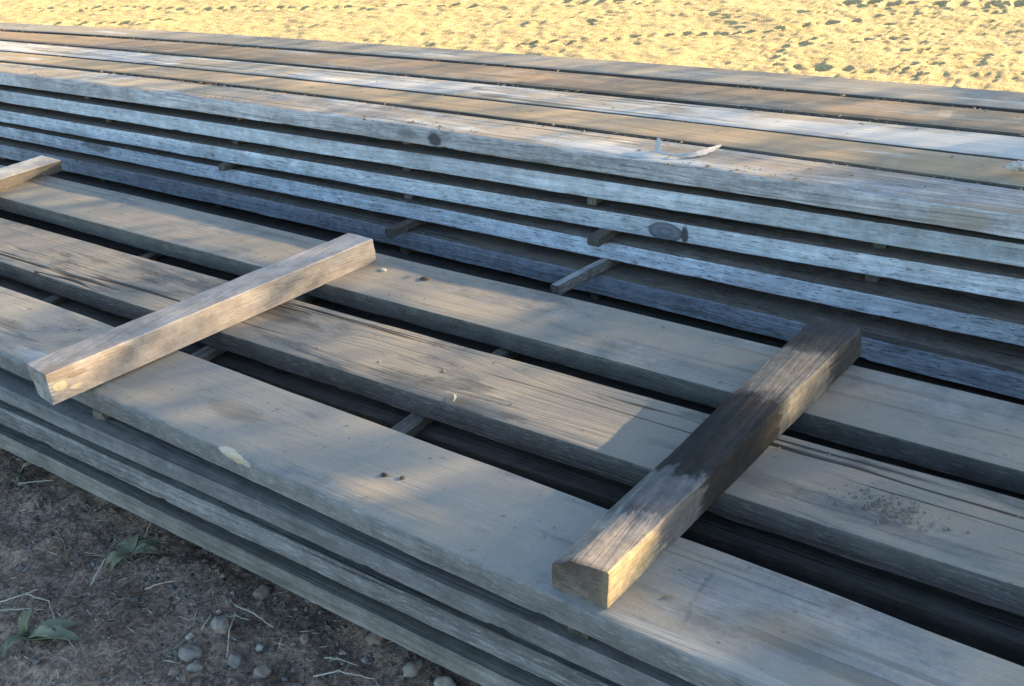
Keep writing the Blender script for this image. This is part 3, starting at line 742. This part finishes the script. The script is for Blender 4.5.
for (cx, cy, lb) in ((-1.045, .953, 'larger of two dark crumbs on the pale front plank'), (-1.012, .962, 'smaller of two dark crumbs on the pale front plank')):
    o = lump('bark_crumb', (cx, cy, .0015), (.007, .005, .004) if 'larger' in lb else (.005, .004, .003), mDark, cx * 9)
    tag(o, lb, 'bark crumb')

def scatter(name, pts, mat, smin, smax, seed, aspect=2.2):
    """many tiny angular chips as one mesh"""
    rs = np.random.default_rng(seed)
    V = []; F = []
    base = [(1, 0, 0), (-1, 0, 0), (0, 1, 0), (0, -1, 0), (0, 0, 1), (0, 0, -.6)]
    tri = [(0, 2, 4), (2, 1, 4), (1, 3, 4), (3, 0, 4), (2, 0, 5), (1, 2, 5), (3, 1, 5), (0, 3, 5)]
    for (x, y, z) in pts:
        s = smin * (smax / smin) ** (rs.uniform() ** 1.7); a = rs.uniform(0, 6.28)
        ex = s * rs.uniform(1, aspect); ey = s * rs.uniform(.5, 1); ez = s * rs.uniform(.3, .7)
        b0 = len(V)
        for (p, q, r_) in base:
            p2, q2, r2 = p * ex * rs.uniform(.7, 1.2), q * ey * rs.uniform(.7, 1.2), r_ * ez * rs.uniform(.7, 1.2)
            V.append((x + p2 * math.cos(a) - q2 * math.sin(a), y + p2 * math.sin(a) + q2 * math.cos(a), z + ez * .35 + r2))
        F += [(i + b0, j + b0, k + b0) for i, j, k in tri]
    return link(name, V, F, mat, smooth=False)
pts = []
rs = np.random.default_rng(5)
for k in range(330):
    pts.append((-.295 + rs.normal(0, .042), 1.268 + rs.normal(0, .018), .0035))
o = scatter('sawdust_crumbs', pts, plain('sawdust', (.13, .11, .09), var=.7, scale=900), .0008, .0034, 6)
tag(o, 'scatter of small wood crumbs on the grey cracked plank right of the dark cross timber', 'wood crumbs', kind='stuff')
pts = []
surf = [(N1f, N1b, -2.4, 0, 90, .55), (N2f, N2b, -2.6, 0, 70, .5), (N3f, N3b, -3.2, 0, 110, .5)]
for (f, bk, xa, xb, cnt, _) in surf:
    for k in range(cnt):
        x = rs.uniform(xa, xb); u_ = rs.uniform(.06, .94)
        y = f(x)[0] * (1 - u_) + bk(x)[0] * u_
        pts.append((x, y, f(x)[1] + .002))
tp = [F1f, T1b, T2b, T3b, T4b, T5b]
for k in range(420):
    x = rs.uniform(-4.8, -.2); c_ = min(4, int(rs.uniform() ** 1.7 * 5)); u_ = rs.uniform(.08, .92)
    y = tp[c_](x)[0] * (1 - u_) + tp[c_ + 1](x)[0] * u_; z = tp[c_](x)[1] * (1 - u_) + tp[c_ + 1](x)[1] * u_
    pts.append((x, y, z + .002))
seam = []
for k in range(2600):
    f_ = (T1b, T3b, T4b, T2b, F1f)[int(rs.choice(5, p=[.34, .2, .26, .1, .1]))]
    x = rs.uniform(-5.6, -.2)
    if mnoise.noise(Vector((x * 2.3, f_(0)[0] * 9, 3))) + rs.normal(0, .12) < .02: continue
    seam.append((x, f_(x)[0] + rs.normal(.028 if f_ is F1f else -.002, .02 if f_ is F1f else .013), f_(x)[1] + (.001 if f_ is F1f else -.001)))
o = scatter('seam_dirt', seam, plain('seam_dirt', (.24, .18, .115), var=.4, scale=200), .0018, .0065, 31, 2.2)
tag(o, 'sandy dirt crumbs gathered along the seams on top of the tall stack', 'dirt', kind='stuff')
o = scatter('bark_litter', pts, mCrumb, .0009, .0035, 8, 3)
tag(o, 'dark bark litter strewn over the plank tops', 'bark litter', kind='stuff')

# ------------------------------------------------------------------ stones, straw and weeds on the soil
mSto = [plain('stone_%s' % n_, c, var=.25, scale=45, bump=.4) for n_, c in (('pale', (.36, .31, .255)), ('grey', (.23, .20, .17)), ('brown', (.22, .175, .14)))]
ST = [(-1.40, .78, 10, 0, 'pale rounded stone standing out on the soil, largest of the loose stones'), (-1.39, .70, 11, 1, 'flat grey stone at the bottom of the soil patch, beside a smaller one'),
      (-1.36, .685, 7, 1, 'small grey stone touching the flat stone at the bottom edge'), (-1.31, .74, 10, 1, 'grey stone under a thin upright straw'),
      (-1.38, .655, 6, 2, 'brown stone cut by the bottom edge, below the flat grey stone'), (-1.41, .90, 10, 2, 'brown rounded stone close under the low stack, above the straw bundle'),
      (-1.005, .90, 9, 0, 'pale stone tucked against the bottom plank, left of its neighbour at the bottom edge'), (-.93, .905, 9, 0, 'pale stone under the bottom plank where the soil ends at the right'),
      (-1.11, .915, 8, 2, 'brown stone half under the bottom plank'), (-1.44, .735, 4.5, 0, 'small pale angular stone left of the largest stone'),
      (-1.30, .79, 5, 0, 'small pale stone right of the largest stone'), (-1.39, .875, 4.5, 2, 'small brown stone touching the rounded stone under the stack'),
      (-1.15, .865, 4.5, 1, 'small grey stone in the gravel near the bottom plank'), (-1.10, .875, 4, 1, 'small grey stone between the gravel and the bottom plank'),
      (-1.23, .845, 6, 2, 'dull brown stone in the middle of the gravel'), (-1.47, .865, 3, 0, 'tiny white stone under the plank, left of the brown rounded stone'),
      (-1.45, .815, 3.4, 0, 'tiny white stone above the largest stone'), (-1.31, .765, 4.6, 1, 'small grey stone beside the stone under the upright straw'), (-1.24, .745, 8, 2, 'dark stone at the bottom edge right of the upright straw')]
for k, (x, y, s, c_, lb) in enumerate(ST):
    r_ = s / 520.
    o = lump('stone', (x, y, gz(x, y) + r_ * .12), (r_ * random.uniform(.95, 1.2), r_ * random.uniform(.75, .95), r_), mSto[c_], k + 1, 3, .78, .42, random.uniform(0, 3), 1.35)
    tag(o, lb, 'stone', 'stones on the dark soil')
def twig(pts, r0, mat, lb, name='straw'):
    P_ = [Vector((x, y, gz(x, y) + .008 + h)) for (x, y, h) in pts]
    Q_ = []
    for i in range(len(P_) - 1):
        for s in range(5): Q_.append(P_[i].lerp(P_[i + 1], s / 5) + Vector((random.uniform(-1, 1), random.uniform(-1, 1), random.uniform(-1, 1))) * .0012)
    Q_.append(P_[-1]); V = []; F = []; org = Q_[0].copy(); k = 6
    for i, q in enumerate(Q_):
        d = (Q_[min(i + 1, len(Q_) - 1)] - Q_[max(i - 1, 0)]).normalized()
        s = d.cross(Vector((.1, 0, 1))).normalized(); u_ = s.cross(d)
        rr = r0 * (1 - .5 * i / len(Q_)) * random.uniform(.85, 1.15)
        for j in range(k): V.append(q + (s * math.cos(j * 2 * math.pi / k) + u_ * math.sin(j * 2 * math.pi / k)) * rr - org)
    for i in range(len(Q_) - 1):
        for j in range(k): F.append((i * k + j, i * k + (j + 1) % k, (i + 1) * k + (j + 1) % k, (i + 1) * k + j))
    F.append(tuple(range(k - 1, -1, -1))); F.append(tuple((len(Q_) - 1) * k + j for j in range(k)))
    return tag(link(name, V, F, mat, loc=org), lb, name, 'straws and twigs on the soil')
mTw = plain('twig_brown', (.15, .12, .09), var=.4, scale=70)
mSt2 = plain('straw_grey', (.42, .38, .31), var=.2, scale=80)
twig([(-1.82, .62, .01), (-1.75, .63, .02), (-1.70, .61, .01), (-1.66, .60, .02), (-1.645, .575, .0)], .0016, mSt2, 'long pale bent straw arching over the big green leaf')
twig([(-1.87, .58, 0), (-1.84, .61, .015), (-1.82, .645, .01)], .0016, mSt2, 'pale straw at the left edge above the leaf rosette')
twig([(-1.84, .56, .005), (-1.79, .59, .006), (-1.75, .615, .005)], .0016, mSt2, 'straight pale straw lying by the left edge, beside the leaf rosette')
twig([(-1.75, .72, 0), (-1.765, .76, .01), (-1.77, .775, .015), (-1.76, .81, .02)], .0018, mSt2, 'forked pale straw left of the middle of the soil')
twig([(-1.40, .82, .012), (-1.36, .775, .016), (-1.32, .73, .012)], .0018, mStraw, 'thin upright straw crossing the grey stone')
twig([(-1.42, .835, .012), (-1.36, .835, .016), (-1.30, .83, .008)], .0020, mStraw, 'thickest straw of the bundle right of the largest stone')
twig([(-1.41, .80, .008), (-1.385, .81, .01), (-1.36, .82, .01)], .002, mStraw, 'short straw lying against the right side of the largest stone')
twig([(-1.42, .75, .006), (-1.43, .785, .008)], .0020, mStraw, 'short thick straw just left of the largest stone')
twig([(-1.63, .77, .004), (-1.61, .79, .006), (-1.585, .815, .006)], .0016, mSt2, 'short grey stick in the middle of the soil')
twig([(-2.25, .85, .0), (-2.20, .87, .012), (-2.15, .89, .006)], .0022, mStraw, 'pale straw by the small leaf near the top of the soil patch')
twig([(-1.79, .89, .0), (-1.785, .91, .03), (-1.80, .935, .05)], .0018, mStraw, 'thin straw leaning against the bottom plank')
twig([(-1.41, .80, .004), (-1.44, .75, .006), (-1.43, .70, .004)], .0035, mTw, 'dark brown twig left of the flat grey stone')
twig([(-1.16, .83, .006), (-1.13, .84, .01), (-1.09, .845, .006)], .0018, mSt2, 'pale twig in the gravel below the bottom plank')
twig([(-1.14, .78, .004), (-1.11, .815, .012), (-1.05, .845, .004)], .0016, mSt2, 'long pale straw at the bottom edge, right of the stones')
twig([(-1.96, .78, .0), (-1.91, .765, .008), (-1.87, .74, .0)], .002, mTw, 'thin brown twig left of the spread leaves')
# fine litter and gravel nobody could count
pts = []
for k in range(4200):
    x = rs.uniform(-2.5, -.75); y = rs.uniform(.35, 1.02)
    pts.append((x, y, gz(x, y)))
o = scatter('gravel', pts, plain('gravel', (.17, .155, .135), var=.8, scale=60), .0012, .0095, 14, 1.5)
tag(o, 'fine gravel and clods over the dark soil', 'gravel', kind='stuff')
pts = []
for k in range(1300):
    x = rs.uniform(-2.5, -.75); y = rs.uniform(.35, 1.02)
    pts.append((x, y, gz(x, y) - .001))
o = scatter('clods', pts, plain('clod_earth', (.20, .15, .115), var=.5, scale=90), .004, .014, 18, 1.3)
tag(o, 'crumbly brown clods of dark soil', 'clods', kind='stuff')
pts = []
for k in range(1300):
    x = rs.uniform(-2.4, -.8); y = rs.uniform(.4, 1.0)
    pts.append((x, y, gz(x, y) + .002))
o = scatter('straw_litter', pts, mSt2, .0007, .0018, 15, 18)
tag(o, 'short bits of straw littering the dark soil', 'straw litter', kind='stuff')

mLeaf = plain('leaf_green', (.185, .19, .115), var=.25, scale=25, rough=.6, bump=.15)
mLeaf2 = plain('leaf_dark_green', (.14, .15, .095), var=.25, scale=25, rough=.6, bump=.15)
def leaf(parent, base, tip, width, mat, droop=.015, fold=.25):
    """broad leaf blade with midrib fold and thickness"""
    b_, t_ = Vector(base), Vector(tip)
    d = t_ - b_; L = d.length; d.normalize()
    s = d.cross(Vector((0, 0, 1))).normalized(); u_ = s.cross(d)
    n = 9; V = []; F = []
    for lyr in (0, 1):
        for i in range(n + 1):
            t = i / n
            wv = width * (math.sin(math.pi * min(1, t * .93 + .07) ** .8)) * (1 if i < n else .03)
            q = b_ + d * (L * t) + u_ * (droop * math.sin(math.pi * t) ) - Vector((0, 0, lyr * .0012))
            for a in (-1, -.5, 0, .5, 1):
                V.append(q + s * a * wv * (1 + .06 * math.sin(t * 21 + a * 3)) + u_ * (abs(a) * wv * fold + .0015 * math.sin(t * 17 + a * 5)))
    k = 5; off = (n + 1) * k
    for i in range(n):
        for j in range(k - 1):
            q = (i * k + j, i * k + j + 1, (i + 1) * k + j + 1, (i + 1) * k + j)
            F.append(q); F.append(tuple(off + v for v in reversed(q)))
    rim = [i * k for i in range(n + 1)] + [n * k + j for j in range(1, k)] + [i * k + k - 1 for i in range(n - 1, -1, -1)] + [j for j in range(k - 2, 0, -1)]
    for i in range(len(rim)):
        a, c_ = rim[i], rim[(i + 1) % len(rim)]
        F.append((a, a + off, c_ + off, c_))
    loc = Vector(parent.location)
    V = [v - loc for v in V]
    return link('leaf', V, F, mat, parent=parent)
def weed(name, x, y, leaves, lb, rad=.002):
    z = gz(x, y)
    r_ = bpy.data.objects.new(name, None); COL.objects.link(r_); r_.location = (x, y, z)
    tag(r_, lb, 'weed')
    for (bx, by, bz, tx, ty, tz, wd, mt) in leaves:
        leaf(r_, (x + bx, y + by, z + bz), (x + tx, y + ty, z + tz), wd, mt)
    # stem
    V = []; F = []
    for i in range(4):
        for j in range(5):
            V.append((math.cos(j * 1.2566) * rad, math.sin(j * 1.2566) * rad, -.01 + .012 * i))
    for i in range(3):
        for j in range(5): F.append((i * 5 + j, i * 5 + (j + 1) % 5, (i + 1) * 5 + (j + 1) % 5, (i + 1) * 5 + j))
    link('stem', V, F, mLeaf2, parent=r_)
    return r_
weed('weed', -1.71, .555, [(0, 0, .01, .078, .028, .025, 0.0152, mLeaf), (0, 0, .012, .075, .075, .018, 0.0160, mLeaf2), (-.005, .0, .01, -.04, .03, .045, 0.0104, mLeaf), (-.005, 0, .01, -.012, .04, .058, .011, mLeaf), (0, 0, .01, .12, .05, .02, .018, mLeaf2), (0, 0, .01, .01, -.06, .02, .015, mLeaf2)],
     'leaf rosette of a green weed at the bottom left corner')
weed('weed', -1.735, .815, [(0, 0, .02, -.03, -.05, .006, 0.0144, mLeaf), (0, 0, .02, .002, -.055, .012, 0.0112, mLeaf), (0, 0, .02, -.035, .055, .03, 0.0136, mLeaf), (0, 0, .02, .06, .035, .02, .015, mLeaf2), (0, 0, .02, .04, .06, .02, .014, mLeaf2), (0, 0, .02, -.05, .0, .02, .013, mLeaf2)],
     'spread green weed leaves in the middle of the soil, near the bottom plank')
weed('weed', -2.262, .862, [(0, 0, .01, .045, .045, .05, .012, mLeaf), (0, 0, .01, .04, -.03, .02, .010, mLeaf2)],
     'small grey green weed leaf at the top of the soil patch, by the left edge')

# ------------------------------------------------------------------ added tree, never in view, its leaves shaped to shade the planks
te = math.tan(R(SUN_EL)); sxa, sya = math.sin(R(SUN_AZ)), math.cos(R(SUN_AZ))
def shade_density(x, y):
    """leaf cover wanted between a plank spot and the sun, hand-set to shape the sun patches"""
    d = 0.
    if y > 3.3: return 0.
    full = x > -.79 and y < 1.95
    if x < -4.75: d = 0.
    elif x < -4.4: d = .54 * (x + 4.75) / .35
    else: d = .54
    if y < 1.42 and x < -.78: d = .38
    if y < 1.12 and x < -.80: d = .30 + .44 * min(1, max(0, (x + 1.7) / .5))
    if -2.3 < x < -1.2 and 1.40 < y < 1.60: d = .12
    if -2.25 < x < -1.45 and .70 < y < 1.62: d = .66
    if -1.4 < x < -.78 and 1.15 < y < 1.40: d = .18
    if -1.15 < x <= -.70 and 1.42 < y < 1.95: d = .96
    if full: d = .97
    if -.86 < x < -.46 and .52 < y < .77 + .53 * (x + .74): d = .12
    if -.78 < x < -.46 and 1.08 + 1.2 * max(0, x + .69) < y < 1.34: d = .35
    if x > -1.0 and y >= 1.95: d = .84
    if y > 2.75: d *= max(0, (3.3 - y) / .55)
    return d
LV = []; LF = []
rs = np.random.default_rng(21)
leafA = .034 * .026
cell = .05
for ix in np.arange(-4.9, 1.3, cell):
    for iy in np.arange(-.6, 3.3, cell):
        d = shade_density(ix + cell / 2, iy + cell / 2)
        if d <= 0: continue
        lai = -math.log(1 - min(d, .985))
        nexp = lai * cell * cell * math.sin(R(SUN_EL)) / (leafA * .62)
        for _ in range(rs.poisson(nexp)):
            px, py = ix + rs.uniform(0, cell), iy + rs.uniform(0, cell)
            hgt = rs.uniform(1.35, 2.5)
            c = Vector((px + sxa * hgt / te, py + sya * hgt / te, hgt))
            nrm = (sv + Vector(rs.normal(0, .55, 3))).normalized()
            t1 = nrm.orthogonal().normalized(); t1.rotate(Matrix.Rotation(rs.uniform(0, 6.28), 3, nrm)); t2 = nrm.cross(t1)
            a_, b2 = .022, .0165
            i0 = len(LV)
            LV += [c + t1 * a_, c + t2 * b2 + t1 * .2 * a_, c - t1 * a_, c - t2 * b2 + t1 * .2 * a_]
            LF.append((i0, i0 + 1, i0 + 2, i0 + 3))
tree = bpy.data.objects.new('tree', None); COL.objects.link(tree); tb = Vector((4.6, 7.4, GZ)); tree.location = tb
tag(tree, 'added unseen tree off to the right, its leaf gaps set to shape the shade', 'tree')
mTree = plain('shade_tree_leaves', (.07, .10, .04), var=.3, scale=4)
link('shade_crown', [v - tb for v in LV], LF, mTree, parent=tree, smooth=False)
mTrk = plain('shade_tree_bark', (.12, .095, .075), var=.4, scale=12, bump=.8, dist=.02)
def shade_limb(parent, name, pts, r0, r1):
    P_ = [Vector(p) for p in pts]; V = []; F = []; k = 10; Q_ = []
    for i in range(len(P_) - 1):
        for s in range(5): Q_.append(P_[i].lerp(P_[i + 1], s / 5) + Vector(rs.normal(0, .012, 3)))
    Q_.append(P_[-1])
    for i, q in enumerate(Q_):
        d = (Q_[min(i + 1, len(Q_) - 1)] - Q_[max(i - 1, 0)]).normalized()
        s = d.orthogonal().normalized(); u_ = s.cross(d); rr = r0 + (r1 - r0) * i / (len(Q_) - 1)
        for j in range(k): V.append(q + (s * math.cos(j * 2 * math.pi / k) + u_ * math.sin(j * 2 * math.pi / k)) * rr)
    for i in range(len(Q_) - 1):
        for j in range(k): F.append((i * k + j, i * k + (j + 1) % k, (i + 1) * k + (j + 1) % k, (i + 1) * k + j))
    link(name, V, F, mTrk, parent=parent)
shade_limb(tree, 'shade_trunk', [(0, 0, -.1), (.05, .0, .7), (0, .05, 1.5), (.1, .1, 2.4)], .14, .05)
for e in ((-3.4, .9, 2.0), (-1.8, -.4, 1.9), (.2, -2.2, 1.9), (1.8, -3.2, 2.0), (-1.0, 1.8, 2.3), (2.4, -.8, 2.3)):
    shade_limb(tree, 'shade_limb', [(0, .03, 1.1), (e[0] * .45, e[1] * .45, e[2] * .8), e], .05, .012)
